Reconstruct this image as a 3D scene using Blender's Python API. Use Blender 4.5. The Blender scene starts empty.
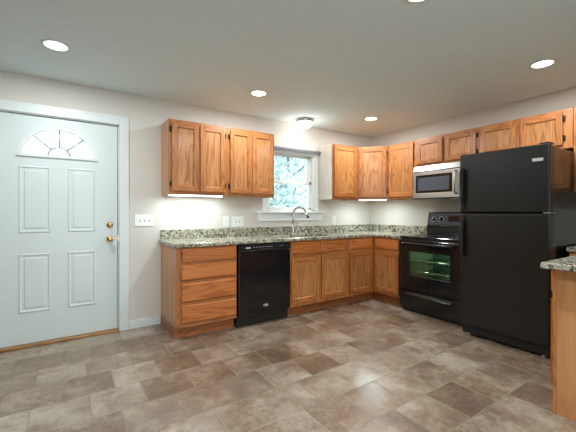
import bpy, bmesh, math, random
from mathutils import Vector, Matrix
random.seed(7)
sc = bpy.context.scene
COL = sc.collection
PI = math.pi

# ---------------------------------------------------------------- camera, world, exposure
cam = bpy.data.cameras.new('camera')
cam.sensor_width = 36.0
cam.lens = 331.8141 * 36 / 576
cam.shift_y = -3.45 / 576
cam.clip_start = 0.05
cob = bpy.data.objects.new('camera', cam)
COL.objects.link(cob)
cob.location = (-4.1368, -3.7745, 1.2071)
cob.rotation_euler = (PI / 2, 0, -0.587)
sc.camera = cob

CAN_W = 13.5          # recessed lamps
FLUSH_W = 3.0        # dome lamp over the sink
UNDER_W = 3.8         # strip lamps under the wall cabinets
world = bpy.data.worlds.new('sky')
sc.world = world
world.use_nodes = True
nt = world.node_tree
nt.nodes.clear()
wo = nt.nodes.new('ShaderNodeOutputWorld')
bg = nt.nodes.new('ShaderNodeBackground')
sky = nt.nodes.new('ShaderNodeTexSky')
sky.sky_type = 'HOSEK_WILKIE'
sky.turbidity = 7.0
sky.ground_albedo = 0.4
sky.sun_direction = (0.35, -0.5, 0.75)
mixs = nt.nodes.new('ShaderNodeMixRGB')
mixs.inputs[0].default_value = 0.85
mixs.inputs[2].default_value = (0.88, 0.96, 1.0, 1)
bg.inputs[1].default_value = 5.2
nt.links.new(sky.outputs[0], mixs.inputs[1])
nt.links.new(mixs.outputs[0], bg.inputs[0])
nt.links.new(bg.outputs[0], wo.inputs[0])

sc.view_settings.view_transform = 'Standard'
sc.view_settings.look = 'None'
sc.view_settings.gamma = 1.0
sc.view_settings.use_curve_mapping = False
sc.view_settings.exposure = 0.27
sc.cycles.use_denoising = True
sc.cycles.max_bounces = 10
sc.cycles.diffuse_bounces = 6
sc.cycles.glossy_bounces = 5
sc.cycles.transparent_max_bounces = 16
sc.cycles.sample_clamp_indirect = 6.0
sc.cycles.caustics_reflective = False
sc.cycles.caustics_refractive = False

# ---------------------------------------------------------------- node helpers
def lin(r, g, b):
    f = lambda c: (c / 255 / 12.92) if c <= 10 else ((c / 255 + 0.055) / 1.055) ** 2.4
    return (f(r), f(g), f(b), 1)

class NT:
    def __init__(s, name):
        s.m = bpy.data.materials.new(name)
        s.m.use_nodes = True
        s.t = s.m.node_tree
        s.p = s.t.nodes['Principled BSDF']
        s.out = s.t.nodes['Material Output']
    def n(s, kind, **kw):
        d = s.t.nodes.new('ShaderNode' + kind)
        for k, v in kw.items():
            setattr(d, k, v)
        return d
    def put(s, sock, v):
        if isinstance(v, bpy.types.NodeSocket):
            s.t.links.new(v, sock)
        else:
            sock.default_value = v
    def math(s, op, a, b=0.0, c=None):
        d = s.n('Math', operation=op)
        s.put(d.inputs[0], a); s.put(d.inputs[1], b)
        if c is not None: s.put(d.inputs[2], c)
        return d.outputs[0]
    def mix(s, f, a, b, mode='MIX'):
        d = s.n('MixRGB', blend_type=mode)
        s.put(d.inputs[0], f); s.put(d.inputs[1], a); s.put(d.inputs[2], b)
        return d.outputs[0]
    def ramp(s, f, stops, interp='LINEAR'):
        d = s.n('ValToRGB')
        d.color_ramp.interpolation = interp
        e = d.color_ramp.elements
        while len(e) < len(stops): e.new(0.5)
        for k, (p, c) in enumerate(stops):
            e[k].position = p; e[k].color = c
        s.put(d.inputs[0], f)
        return d.outputs[0]
    def coord(s, scale=(1, 1, 1), jitter=True):
        tc = s.n('TexCoord')
        v = tc.outputs['Object']
        if jitter:
            oi = s.n('ObjectInfo')
            k = s.math('MULTIPLY', oi.outputs['Random'], 37.0)
            cb = s.n('CombineXYZ')
            s.put(cb.inputs[0], k); s.put(cb.inputs[1], k); s.put(cb.inputs[2], k)
            ad = s.n('VectorMath', operation='ADD')
            s.put(ad.inputs[0], v); s.put(ad.inputs[1], cb.outputs[0])
            v = ad.outputs[0]
        mp = s.n('Mapping')
        s.put(mp.inputs[0], v)
        mp.inputs['Scale'].default_value = scale
        return mp.outputs[0]
    def noise(s, vec, scale, detail=3.0, rough=0.5, dist=0.0):
        d = s.n('TexNoise')
        s.put(d.inputs['Vector'], vec)
        d.inputs['Scale'].default_value = scale
        d.inputs['Detail'].default_value = detail
        d.inputs['Roughness'].default_value = rough
        d.inputs['Distortion'].default_value = dist
        return d.outputs[0]
    def bump(s, h, strength, dist=0.01, normal=None):
        d = s.n('Bump')
        d.inputs['Strength'].default_value = strength
        d.inputs['Distance'].default_value = dist
        s.put(d.inputs['Height'], h)
        if normal is not None: s.put(d.inputs['Normal'], normal)
        s.put(s.p.inputs['Normal'], d.outputs[0])
        return d.outputs[0]
    def base(s, v): s.put(s.p.inputs['Base Color'], v)
    def set(s, **kw):
        for k, v in kw.items():
            s.put(s.p.inputs[k.replace('_', ' ')], v)
        return s

def plain(name, col, rough=0.5, metal=0.0, bump=0.0, bscale=200.0, var=0.03, **kw):
    t = NT(name)
    v = t.coord()
    n = t.noise(v, bscale * 0.05 + 3, 3)
    dk = tuple(c * (1 - var * 2) for c in col[:3]) + (1,)
    t.base(t.mix(n, dk, col))
    t.set(Roughness=rough, Metallic=metal)
    for k, x in kw.items(): t.put(t.p.inputs[k.replace('_', ' ')], x)
    if bump:
        t.bump(t.noise(v, bscale, 2), bump, 0.002)
    return t.m

def oak(name, axis, light, mid, dark, rough=0.38, ring=16.0):
    t = NT(name)
    s1 = [6.5, 6.5, 6.5]; s1[axis] = 0.8
    s2 = [150.0, 150.0, 150.0]; s2[axis] = 3.5
    s3 = [22.0, 22.0, 22.0]; s3[axis] = 0.9
    a = t.noise(t.coord(s1), 1.0, 2.0, 0.45, 0.3)
    r = t.math('SINE', t.math('MULTIPLY', a, ring * 2 * PI))
    r = t.math('MULTIPLY_ADD', r, 0.5, 0.5)
    r = t.math('POWER', r, 2.6)
    f = t.noise(t.coord(s2), 1.0, 3.0, 0.6)
    b = t.noise(t.coord(s3), 1.0, 2.0, 0.5)
    pore = t.ramp(f, [(0.30, (1, 1, 1, 1)), (0.56, (0, 0, 0, 1))])
    g = t.math('ADD', t.math('MULTIPLY', r, 0.40), t.math('MULTIPLY', b, 0.60))
    c = t.ramp(g, [(0.12, light), (0.55, mid), (1.05, dark)])
    c = t.mix(t.math('MULTIPLY', pore, 0.35), c, dark)
    oi = t.n('ObjectInfo')
    br = t.math('MULTIPLY_ADD', oi.outputs['Random'], 0.20, 0.90)
    hs = t.n('HueSaturation')
    t.put(hs.inputs['Color'], c); t.put(hs.inputs['Value'], br)
    t.base(hs.outputs[0])
    t.set(Roughness=rough, Coat_Weight=0.25, Coat_Roughness=0.18)
    t.bump(f, 0.12, 0.001)
    return t.m

M = {}
L_, MD, DK = lin(198, 130, 74), lin(175, 106, 53), lin(120, 64, 28)
M['oak_v'] = oak('oak_upright_grain', 2, L_, MD, DK)
M['oak_h'] = oak('oak_level_grain', 0, L_, MD, DK)
M['oak_panel'] = oak('oak_panel', 2, lin(202, 142, 88), lin(182, 118, 66), lin(112, 62, 28), ring=13.0)
M['oak_side'] = oak('oak_side', 2, lin(208, 152, 102), lin(196, 138, 88), lin(176, 118, 72), ring=4.0)
M['oak_toe'] = oak('oak_toe', 0, lin(176, 108, 62), lin(156, 90, 48), lin(112, 60, 30))
M['oak_drawer'] = oak('oak_drawer', 0, lin(214, 134, 74), lin(198, 114, 56), lin(146, 74, 30), ring=9.0)
M['oak_glare'] = oak('oak_side_glare', 2, lin(232, 224, 214), lin(226, 216, 204), lin(210, 196, 180), ring=5.0)  # oak whitened to carry the window glare on the cabinet side
M['wall'] = plain('wall_paint', lin(212, 206, 198), 0.75, bump=0.06, bscale=260, var=0.01)
M['taupe'] = plain('taupe_paint', lin(92, 74, 60), 0.8, var=0.01)
M['ceil'] = plain('ceiling_paint', lin(228, 241, 245), 0.85, bump=0.06, bscale=200, var=0.01)
M['white'] = plain('white_trim_paint', lin(218, 223, 222), 0.35, var=0.01)
M['sash'] = plain('white_window_paint', lin(240, 242, 240), 0.35, var=0.01)
M['doorwhite'] = plain('door_paint', lin(210, 218, 217), 0.35, bump=0.03, bscale=500, var=0.01)
M['plate'] = plain('white_plastic', lin(240, 240, 236), 0.3, var=0.01)
M['slot'] = plain('dark_slot', lin(60, 60, 60), 0.5)
M['steel'] = plain('stainless_steel', (0.58, 0.58, 0.57, 1), 0.32, 1.0, var=0.05)
M['chrome'] = plain('brushed_nickel', (0.60, 0.59, 0.56, 1), 0.2, 1.0, var=0.02)
M['brass'] = plain('brass', (0.80, 0.55, 0.22, 1), 0.22, 1.0, var=0.02)
M['bronze'] = plain('dark_bronze', (0.035, 0.025, 0.02, 1), 0.4, 0.6)
M['black'] = plain('black_gloss', (0.010, 0.010, 0.011, 1), 0.12, var=0.1, Specular_IOR_Level=0.5)
M['black_satin'] = plain('black_satin', (0.014, 0.013, 0.012, 1), 0.32, var=0.1)
M['rubber'] = plain('black_rubber', (0.012, 0.012, 0.012, 1), 0.7)
M['panelgrey'] = plain('backguard_panel', (0.09, 0.105, 0.135, 1), 0.18)
M['silver'] = plain('silver_print', (0.75, 0.76, 0.78, 1), 0.3, 0.3)
M['badge'] = plain('badge_silver', (0.72, 0.72, 0.70, 1), 0.35, 0.1)
M['blind'] = plain('grey_blind', lin(132, 138, 142), 0.5)
M['came'] = plain('grey_came', lin(150, 156, 162), 0.35, 0.3)
M['wood_sill'] = oak('threshold_wood', 0, lin(176, 128, 70), lin(150, 102, 52), lin(104, 66, 32))
M['enamel'] = plain('oven_enamel', (0.10, 0.17, 0.115, 1), 0.4)

def fridge_black():
    t = NT('black_textured_door')
    v = t.coord(jitter=False)
    t.base((0.014, 0.011, 0.009, 1))
    n = t.noise(v, 60, 2, 0.5)
    n2 = t.noise(v, 2.3, 2, 0.5)
    t.set(Roughness=t.math('MULTIPLY_ADD', n2, 0.12, 0.24), Specular_IOR_Level=0.45)
    t.bump(n, 0.34, 0.004)
    return t.m
M['fridge'] = fridge_black()
M['fridge_side'] = plain('black_fridge_side', (0.013, 0.012, 0.011, 1), 0.15, bump=0.02, bscale=120)

def granite():
    t = NT('speckled_granite')
    v = t.coord(jitter=False)
    w = t.noise(v, 30, 3, 0.6)
    wv = t.n('VectorMath', operation='MULTIPLY_ADD')
    cb = t.n('CombineXYZ')
    for i in range(3): t.put(cb.inputs[i], w)
    t.put(wv.inputs[0], cb.outputs[0]); wv.inputs[1].default_value = (0.03, 0.03, 0.03); t.put(wv.inputs[2], v)
    def vor(scale):
        d = t.n('TexVoronoi'); t.put(d.inputs['Vector'], wv.outputs[0]); d.inputs['Scale'].default_value = scale
        sp = t.n('SeparateColor'); t.put(sp.inputs[0], d.outputs['Color'])
        return sp.outputs
    a = vor(46); b = vor(105)
    c1 = t.ramp(a[0], [(0.0, lin(44, 36, 28)), (0.2, lin(116, 92, 64)), (0.36, lin(176, 168, 148)), (0.5, lin(202, 196, 176)),
                       (0.75, lin(164, 166, 152)), (0.88, lin(120, 122, 108))], 'CONSTANT')
    c2 = t.ramp(b[1], [(0.0, lin(30, 28, 26)), (0.13, lin(96, 78, 56)), (0.3, lin(198, 192, 174)), (0.65, lin(184, 186, 174)), (0.85, lin(136, 122, 102))], 'CONSTANT')
    big = t.noise(v, 9, 3, 0.6)
    f = t.ramp(big, [(0.42, (0.25, 0.25, 0.25, 1)), (0.6, (0.6, 0.6, 0.6, 1))])
    t.base(t.mix(f, c1, c2))
    t.set(Roughness=0.16)
    return t.m
M['granite'] = granite()

def floor_mat():
    t = NT('stone_look_floor_tile')
    tc = t.n('TexCoord')
    sp = t.n('SeparateXYZ'); t.put(sp.inputs[0], tc.outputs['Object'])
    x, y = sp.outputs[0], sp.outputs[1]
    v = t.math('DIVIDE', t.math('ADD', y, -0.016), 0.3072)
    row = t.math('FLOOR', v)
    par = t.math('FLOORED_MODULO', row, 2.0)
    u = t.math('ADD', t.math('DIVIDE', t.math('ADD', x, 4.325), 0.3095), t.math('MULTIPLY', t.math('SUBTRACT', 1.0, par), 0.5))
    colm = t.math('FLOOR', u)
    fu = t.math('SUBTRACT', u, colm); fv = t.math('SUBTRACT', v, row)
    du = t.math('MINIMUM', fu, t.math('SUBTRACT', 1.0, fu)); dv = t.math('MINIMUM', fv, t.math('SUBTRACT', 1.0, fv))
    d = t.math('MINIMUM', du, dv)
    grout = t.ramp(d, [(0.006, (1, 1, 1, 1)), (0.013, (0, 0, 0, 1))])
    cb = t.n('CombineXYZ'); t.put(cb.inputs[0], colm); t.put(cb.inputs[1], row)
    wn = t.n('TexWhiteNoise', noise_dimensions='2D'); t.put(wn.inputs['Vector'], cb.outputs[0])
    rs = t.n('SeparateColor'); t.put(rs.inputs[0], wn.outputs['Color'])
    # every tile samples its own patch of the stone pattern
    off = t.n('VectorMath', operation='MULTIPLY_ADD')
    t.put(off.inputs[0], wn.outputs['Color']); off.inputs[1].default_value = (9, 9, 9); t.put(off.inputs[2], tc.outputs['Object'])
    cloud = t.noise(off.outputs[0], 3.6, 4, 0.6, 0.3)
    big = t.noise(tc.outputs['Object'], 0.9, 2, 0.5)
    fine = t.noise(off.outputs[0], 38, 4, 0.65)
    speck = t.noise(off.outputs[0], 16, 3, 0.6)
    g = t.math('ADD', t.math('MULTIPLY', cloud, 0.72), t.math('MULTIPLY', t.math('SUBTRACT', rs.outputs[0], 0.36), 0.19))
    g = t.math('ADD', g, t.math('MULTIPLY', t.math('SUBTRACT', big, 0.5), 0.45))
    g = t.math('ADD', g, t.math('MULTIPLY', t.math('SUBTRACT', speck, 0.5), 0.30))
    g = t.math('ADD', g, t.math('MULTIPLY', t.math('SUBTRACT', fine, 0.5), 0.34))
    c = t.ramp(g, [(0.18, lin(98, 74, 57)), (0.34, lin(126, 102, 82)), (0.46, lin(150, 131, 111)), (0.60, lin(173, 159, 142)), (0.80, lin(190, 181, 168))])
    c = t.mix(t.math('MULTIPLY', rs.outputs[2], 0.10), c, lin(160, 158, 156))
    c = t.mix(t.math('MULTIPLY', grout, 0.8), c, lin(126, 114, 100))
    t.base(c)
    rough = t.math('ADD', t.math('MULTIPLY_ADD', rs.outputs[1], 0.14, 0.18), t.math('MULTIPLY', grout, 0.35))
    t.set(Roughness=rough, Specular_IOR_Level=0.95)
    # tiles lie a hair out of level with each other
    ge = t.n('NewGeometry')
    tl = t.n('VectorMath', operation='MULTIPLY_ADD')
    sub = t.n('VectorMath', operation='SUBTRACT'); t.put(sub.inputs[0], wn.outputs['Color']); sub.inputs[1].default_value = (0.5, 0.5, 0.5)
    t.put(tl.inputs[0], sub.outputs[0]); tl.inputs[1].default_value = (0.022, 0.022, 0); t.put(tl.inputs[2], ge.outputs['Normal'])
    nm = t.n('VectorMath', operation='NORMALIZE'); t.put(nm.inputs[0], tl.outputs[0])
    h = t.math('ADD', t.math('MULTIPLY', grout, -1.0), t.math('MULTIPLY', cloud, 0.25))
    t.bump(h, 0.18, 0.002, nm.outputs[0])
    return t.m
M['floor'] = floor_mat()

def emit(name, col, strength):
    t = NT(name)
    t.set(Base_Color=col, Emission_Color=col, Emission_Strength=strength, Roughness=0.4)
    return t.m
M['lens'] = emit('lit_lens', (1.0, 0.96, 0.88, 1), 6.0)
M['dome'] = emit('lit_dome_glass', (1.0, 0.95, 0.86, 1), 2.2)
M['strip'] = emit('lit_strip', (0.90, 0.99, 1.0, 1), 5.0)

def glass(name, tint=(1, 1, 1, 1), ior=1.5, rough=0.0, haze=0.0, hazecol=(1, 1, 1, 1), wav=0.0):
    t = NT(name)
    tr = t.n('BsdfTransparent'); tr.inputs[0].default_value = tint
    gl = t.n('BsdfGlossy'); gl.inputs['Roughness'].default_value = rough
    fr = t.n('Fresnel'); fr.inputs[0].default_value = ior
    src = tr.outputs[0]
    if haze:
        tl = t.n('BsdfTranslucent'); tl.inputs[0].default_value = hazecol
        mx = t.n('MixShader'); t.put(mx.inputs[1], tr.outputs[0]); t.put(mx.inputs[2], tl.outputs[0])
        n = t.noise(t.coord(jitter=False), 45, 3)
        t.put(mx.inputs[0], t.math('MULTIPLY', n, haze))
        src = mx.outputs[0]
    m2 = t.n('MixShader'); t.put(m2.inputs[0], fr.outputs[0]); t.put(m2.inputs[1], src); t.put(m2.inputs[2], gl.outputs[0])
    t.put(t.out.inputs[0], m2.outputs[0])
    return t.m
M['glass'] = glass('clear_window_glass', (0.95, 0.98, 0.98, 1))
M['fanglass'] = glass('textured_door_glass', (0.97, 0.98, 1, 1), haze=1.0, hazecol=(0.95, 0.97, 1, 1))
M['ovenglass'] = glass('oven_door_glass', (0.66, 0.74, 0.66, 1))

def leaf():
    t = NT('tree_leaves')
    n = t.noise(t.coord(), 3.0, 3)
    c = t.ramp(n, [(0.3, lin(138, 156, 157)), (0.5, lin(188, 204, 205)), (0.7, lin(222, 230, 232))])
    t.base(c); t.set(Roughness=0.6)
    tl = t.n('BsdfTranslucent'); t.put(tl.inputs[0], c)
    mx = t.n('MixShader'); mx.inputs[0].default_value = 0.45
    t.put(mx.inputs[1], t.p.outputs[0]); t.put(mx.inputs[2], tl.outputs[0]); t.put(t.out.inputs[0], mx.outputs[0])
    return t.m
M['leaf'] = leaf()
M['bark'] = plain('tree_bark', lin(120, 112, 104), 0.9, bump=0.4, bscale=30, var=0.2)
M['lawn'] = plain('lawn', lin(110, 140, 96), 0.9, bump=0.4, bscale=40, var=0.2)

# ---------------------------------------------------------------- mesh helpers
class MB:
    def __init__(s):
        s.bm = bmesh.new(); s.mats = []
    def mi(s, m):
        if m not in s.mats: s.mats.append(m)
        return s.mats.index(m)
    def _merge(s, b, m, mat=None, smooth=False):
        if mat is not None: bmesh.ops.transform(b, matrix=mat, verts=b.verts)
        k = s.mi(m); vm = {}
        for v in b.verts: vm[v] = s.bm.verts.new(v.co)
        for f in b.faces:
            try:
                nf = s.bm.faces.new([vm[v] for v in f.verts]); nf.material_index = k; nf.smooth = smooth
            except ValueError: pass
        b.free()
        return s
    def box(s, x0, y0, z0, x1, y1, z1, m, bev=0.0, seg=2, mat=None):
        b = bmesh.new()
        bmesh.ops.create_cube(b, size=1.0)
        for v in b.verts:
            v.co = Vector(((x0 + x1) / 2 + v.co.x * (x1 - x0), (y0 + y1) / 2 + v.co.y * (y1 - y0), (z0 + z1) / 2 + v.co.z * (z1 - z0)))
        if bev:
            bev = min(bev, 0.49 * min(abs(x1 - x0), abs(y1 - y0), abs(z1 - z0)))
            bmesh.ops.bevel(b, geom=list(b.edges), offset=bev, segments=seg, affect='EDGES', profile=0.5)
        bmesh.ops.recalc_face_normals(b, faces=b.faces)
        return s._merge(b, m, mat)
    def cyl(s, p0, p1, r0, m, r1=None, seg=24, smooth=True, caps=True):
        p0, p1 = Vector(p0), Vector(p1); d = p1 - p0
        b = bmesh.new()
        bmesh.ops.create_cone(b, cap_ends=caps, segments=seg, radius1=r0, radius2=r0 if r1 is None else r1, depth=d.length)
        q = Vector((0, 0, 1)).rotation_difference(d.normalized()).to_matrix().to_4x4()
        return s._merge(b, m, Matrix.Translation((p0 + p1) / 2) @ q, smooth)
    def lathe(s, prof, m, seg=32, mat=None):
        b = bmesh.new(); rings = []
        for r, z in prof:
            if r < 1e-5: rings.append([b.verts.new((0, 0, z))])
            else: rings.append([b.verts.new((r * math.cos(2 * PI * k / seg), r * math.sin(2 * PI * k / seg), z)) for k in range(seg)])
        for A, B in zip(rings, rings[1:]):
            for k in range(seg):
                k2 = (k + 1) % seg
                vs = [A[k % len(A)], A[k2 % len(A)], B[k2 % len(B)], B[k % len(B)]]
                u = []
                for q in vs:
                    if q not in u: u.append(q)
                if len(u) > 2: b.faces.new(u)
        bmesh.ops.recalc_face_normals(b, faces=b.faces)
        return s._merge(b, m, mat, True)
    def tube(s, pts, r, m, seg=12, rs=None):
        pts = [Vector(p) for p in pts]; b = bmesh.new(); rings = []
        up = Vector((0.31, 0.17, 0.93)).normalized()
        for i, p in enumerate(pts):
            t = (pts[min(i + 1, len(pts) - 1)] - pts[max(i - 1, 0)]).normalized()
            a = t.cross(up).normalized(); c = t.cross(a).normalized()
            rr = rs[i] if rs else r
            rings.append([b.verts.new(p + (a * math.cos(2 * PI * k / seg) + c * math.sin(2 * PI * k / seg)) * rr) for k in range(seg)])
        for A, B in zip(rings, rings[1:]):
            for k in range(seg): b.faces.new((A[k], A[(k + 1) % seg], B[(k + 1) % seg], B[k]))
        b.faces.new(rings[0]); b.faces.new(rings[-1][::-1])
        bmesh.ops.recalc_face_normals(b, faces=b.faces)
        return s._merge(b, m, None, True)
    def prism(s, poly, lo, hi, m, axis='z', bev=0.0, seg=2):
        # poly: 2D outline; extruded along the axis from lo to hi
        def P(a, b_, c): return {'z': (a, b_, c), 'y': (a, c, b_), 'x': (c, a, b_)}[axis]
        b = bmesh.new()
        A = [b.verts.new(P(p[0], p[1], lo)) for p in poly]; B = [b.verts.new(P(p[0], p[1], hi)) for p in poly]
        b.faces.new(A); b.faces.new(B)
        n = len(poly)
        for k in range(n): b.faces.new((A[k], A[(k + 1) % n], B[(k + 1) % n], B[k]))
        bmesh.ops.recalc_face_normals(b, faces=b.faces)
        if bev: bmesh.ops.bevel(b, geom=list(b.edges), offset=bev, segments=seg, affect='EDGES', profile=0.5)
        return s._merge(b, m)
    def cells(s, xs, ys, keep, z0, z1, m, bev=0.0, plane='xy', seg=3):
        # solid slab made of the kept cells of a grid
        def P(a, b_, c): return (a, b_, c) if plane == 'xy' else (a, c, b_) if plane == 'xz' else (c, a, b_)
        b = bmesh.new(); V = {}
        def g(i, j, k):
            if (i, j, k) not in V: V[i, j, k] = b.verts.new(P(xs[i], ys[j], (z0, z1)[k]))
            return V[i, j, k]
        K = {(i, j): keep((xs[i] + xs[i + 1]) / 2, (ys[j] + ys[j + 1]) / 2) for i in range(len(xs) - 1) for j in range(len(ys) - 1)}
        for (i, j), q in K.items():
            if not q: continue
            for k in (0, 1): b.faces.new([g(i, j, k), g(i + 1, j, k), g(i + 1, j + 1, k), g(i, j + 1, k)])
            for di, dj, e in ((-1, 0, ((0, 0), (0, 1))), (1, 0, ((1, 0), (1, 1))), (0, -1, ((0, 0), (1, 0))), (0, 1, ((0, 1), (1, 1)))):
                if not K.get((i + di, j + dj)):
                    (a, c), (d, f) = e
                    b.faces.new([g(i + a, j + c, 0), g(i + d, j + f, 0), g(i + d, j + f, 1), g(i + a, j + c, 1)])
        bmesh.ops.recalc_face_normals(b, faces=b.faces)
        bmesh.ops.dissolve_limit(b, angle_limit=0.01, verts=b.verts, edges=b.edges)
        if bev: bmesh.ops.bevel(b, geom=[e for e in b.edges if len(e.link_faces) == 2 and e.calc_face_angle(0) > 0.5], offset=bev, segments=seg, affect='EDGES', profile=0.5)
        return s._merge(b, m)
    def obj(s, name, parent=None, loc=None, rotz=0.0, autosmooth=False):
        me = bpy.data.meshes.new(name)
        bmesh.ops.remove_doubles(s.bm, verts=s.bm.verts, dist=1e-6)
        s.bm.to_mesh(me); s.bm.free()
        for m in s.mats: me.materials.append(M[m])
        o = bpy.data.objects.new(name, me); COL.objects.link(o)
        if parent is not None: o.parent = parent
        if loc is not None: o.location = loc
        o.rotation_euler = (0, 0, rotz)
        return o

def tag(o, label, cat, group=None, kind=None):
    o['label'] = label; o['category'] = cat
    if group: o['group'] = group
    if kind: o['kind'] = kind
    return o
def thing(name, label, cat, loc=(0, 0, 0), rotz=0.0, group=None, kind=None):
    o = bpy.data.objects.new(name, None); COL.objects.link(o)
    o.empty_display_size = 0.1
    o.location = loc; o.rotation_euler = (0, 0, rotz)
    return tag(o, label, cat, group, kind)
def struct(o, label, cat):
    return tag(o, label, cat, None, 'structure')
def lamp(name, kind, loc, power, parent, size=0.1, sizey=None, col=(1, 0.96, 0.9), rot=(0, 0, 0), shape='DISK', spread=PI):
    l = bpy.data.lights.new(name, kind); l.energy = power; l.color = col
    if kind == 'AREA':
        l.shape = shape; l.size = size
        if sizey: l.size_y = sizey
        l.spread = spread
    else: l.shadow_soft_size = size
    o = bpy.data.objects.new(name, l); COL.objects.link(o)
    o.location = loc; o.rotation_euler = rot; o.parent = parent
    return o

# ---------------------------------------------------------------- room shell
H = 2.44
XL, YF = -8.6, -6.3
struct(MB().box(XL, YF, -0.06, 0.0, 0.0, 0.0, 'floor').obj('floor'), 'stone look tile floor laid in a half offset bond', 'floor')
struct(MB().box(XL, YF, H, 0.0, 0.0, H + 0.06, 'ceil').obj('ceiling'), 'flat pale grey painted ceiling', 'ceiling')
WX0, WX1, WZ0, WZ1 = -1.965, -1.175, 1.225, 2.02      # kitchen window opening
DX0, DX1, DZ1 = -4.69, -3.695, 2.10                    # front door opening
wb = MB().cells([XL - 0.12, DX0, DX1, WX0, WX1, 0.12], [-0.06, DZ1 - 0.0, H + 0.06][:0] + [-0.06, 0.0, WZ0, WZ1, DZ1, H + 0.06],
                lambda x, z: not ((DX0 < x < DX1 and 0 < z < DZ1) or (WX0 < x < WX1 and WZ0 < z < WZ1)), 0.0, 0.14, 'wall', plane='xz')
struct(wb.obj('wall_back'), 'light greige wall with the entry door and sink window', 'wall')
struct(MB().box(0.0, YF, -0.06, 0.12, 0.0, H + 0.06, 'wall').obj('wall_right'), 'light greige wall behind the range and refrigerator', 'wall')
SLX0, SLX1, SLZ1 = -5.3, -2.3, 2.10                    # unseen patio door added behind the camera to let in daylight
struct(MB().box(XL - 0.12, YF, -0.06, XL, 0.0, H + 0.06, 'taupe').obj('wall_left'), 'taupe wall at the open end of the room', 'wall')
b = MB()
b.cells([XL - 0.12, SLX0, SLX1, 0.12], [-0.06, 0.0, SLZ1, H + 0.06], lambda x, z: not (SLX0 < x < SLX1 and 0 < z < SLZ1), YF - 0.12, YF, 'wall', plane='xz')
struct(b.obj('wall_front'), 'light greige wall facing the sink wall', 'wall')
def portal(name, loc, rot, w, h):
    l = bpy.data.lights.new(name, 'AREA'); l.shape = 'RECTANGLE'; l.size = w; l.size_y = h; l.cycles.is_portal = True
    o = bpy.data.objects.new(name, l); COL.objects.link(o); o.location = loc; o.rotation_euler = rot
portal('patio_portal', ((SLX0 + SLX1) / 2, YF - 0.10, SLZ1 / 2), (PI / 2, 0, 0), SLX1 - SLX0, SLZ1)
b = MB()
for x in (SLX0, (SLX0 + SLX1) / 2 - 0.03, SLX1 - 0.06): b.box(x, YF - 0.08, 0, x + 0.06, YF - 0.03, SLZ1, 'white', 0.004)
b.box(SLX0, YF - 0.08, 0, SLX1, YF - 0.03, 0.06, 'white', 0.004); b.box(SLX0, YF - 0.08, SLZ1 - 0.06, SLX1, YF - 0.03, SLZ1, 'white', 0.004)
o = struct(b.obj('added_patio_door'), 'white framed patio door added unseen behind the camera for daylight', 'door')
for x0, x1 in ((SLX0 + 0.05, (SLX0 + SLX1) / 2 - 0.02), ((SLX0 + SLX1) / 2 + 0.02, SLX1 - 0.05)):
    MB().box(x0, YF - 0.058, 0.05, x1, YF - 0.052, SLZ1 - 0.05, 'glass').obj('pane', o)

def casing(b, x0, x1, z0, z1, w, m='white', bottom=False):
    # mitred look casing round an opening, on the room side of the back wall
    b.box(x0 - w, -0.018, z0, x0, 0.0, z1 + w, m, 0.004)
    b.box(x1, -0.018, z0, x1 + w, 0.0, z1 + w, m, 0.004)
    b.box(x0, -0.018, z1, x1, 0.0, z1 + w, m, 0.004)

# front door
d = thing('door_1', 'white four panel entry door with a fan shaped light', 'door', (-4.20, 0.0, 0.0), 0, None, 'structure')
b = MB(); casing(b, DX0 + 4.20 - 0.0, DX1 + 4.20, 0.0, DZ1, 0.088)
b.obj('door_casing', d)
b = MB()
b.box(DX0 + 4.2, 0.0, 0.0, DX0 + 4.2 + 0.008, 0.14, DZ1, 'white'); b.box(DX1 + 4.2 - 0.008, 0.0, 0.0, DX1 + 4.2, 0.14, DZ1, 'white')
b.box(DX0 + 4.2, 0.0, DZ1 - 0.008, DX1 + 4.2, 0.14, DZ1, 'white')
b.box(DX0 + 4.2, 0.065, 0.0, DX1 + 4.2, 0.09, 0.03, 'white')
b.box(DX0 + 4.2, 0.063, 0.0, DX0 + 4.2 + 0.03, 0.09, DZ1, 'white'); b.box(DX1 + 4.2 - 0.03, 0.063, 0.0, DX1 + 4.2, 0.09, DZ1, 'white'); b.box(DX0 + 4.2, 0.063, DZ1 - 0.03, DX1 + 4.2, 0.09, DZ1, 'white')
b.obj('door_jamb', d)
MB().box(DX0 + 4.2, -0.025, 0.0, DX1 + 4.2, 0.10, 0.022, 'wood_sill', 0.006).obj('threshold', d)
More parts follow.
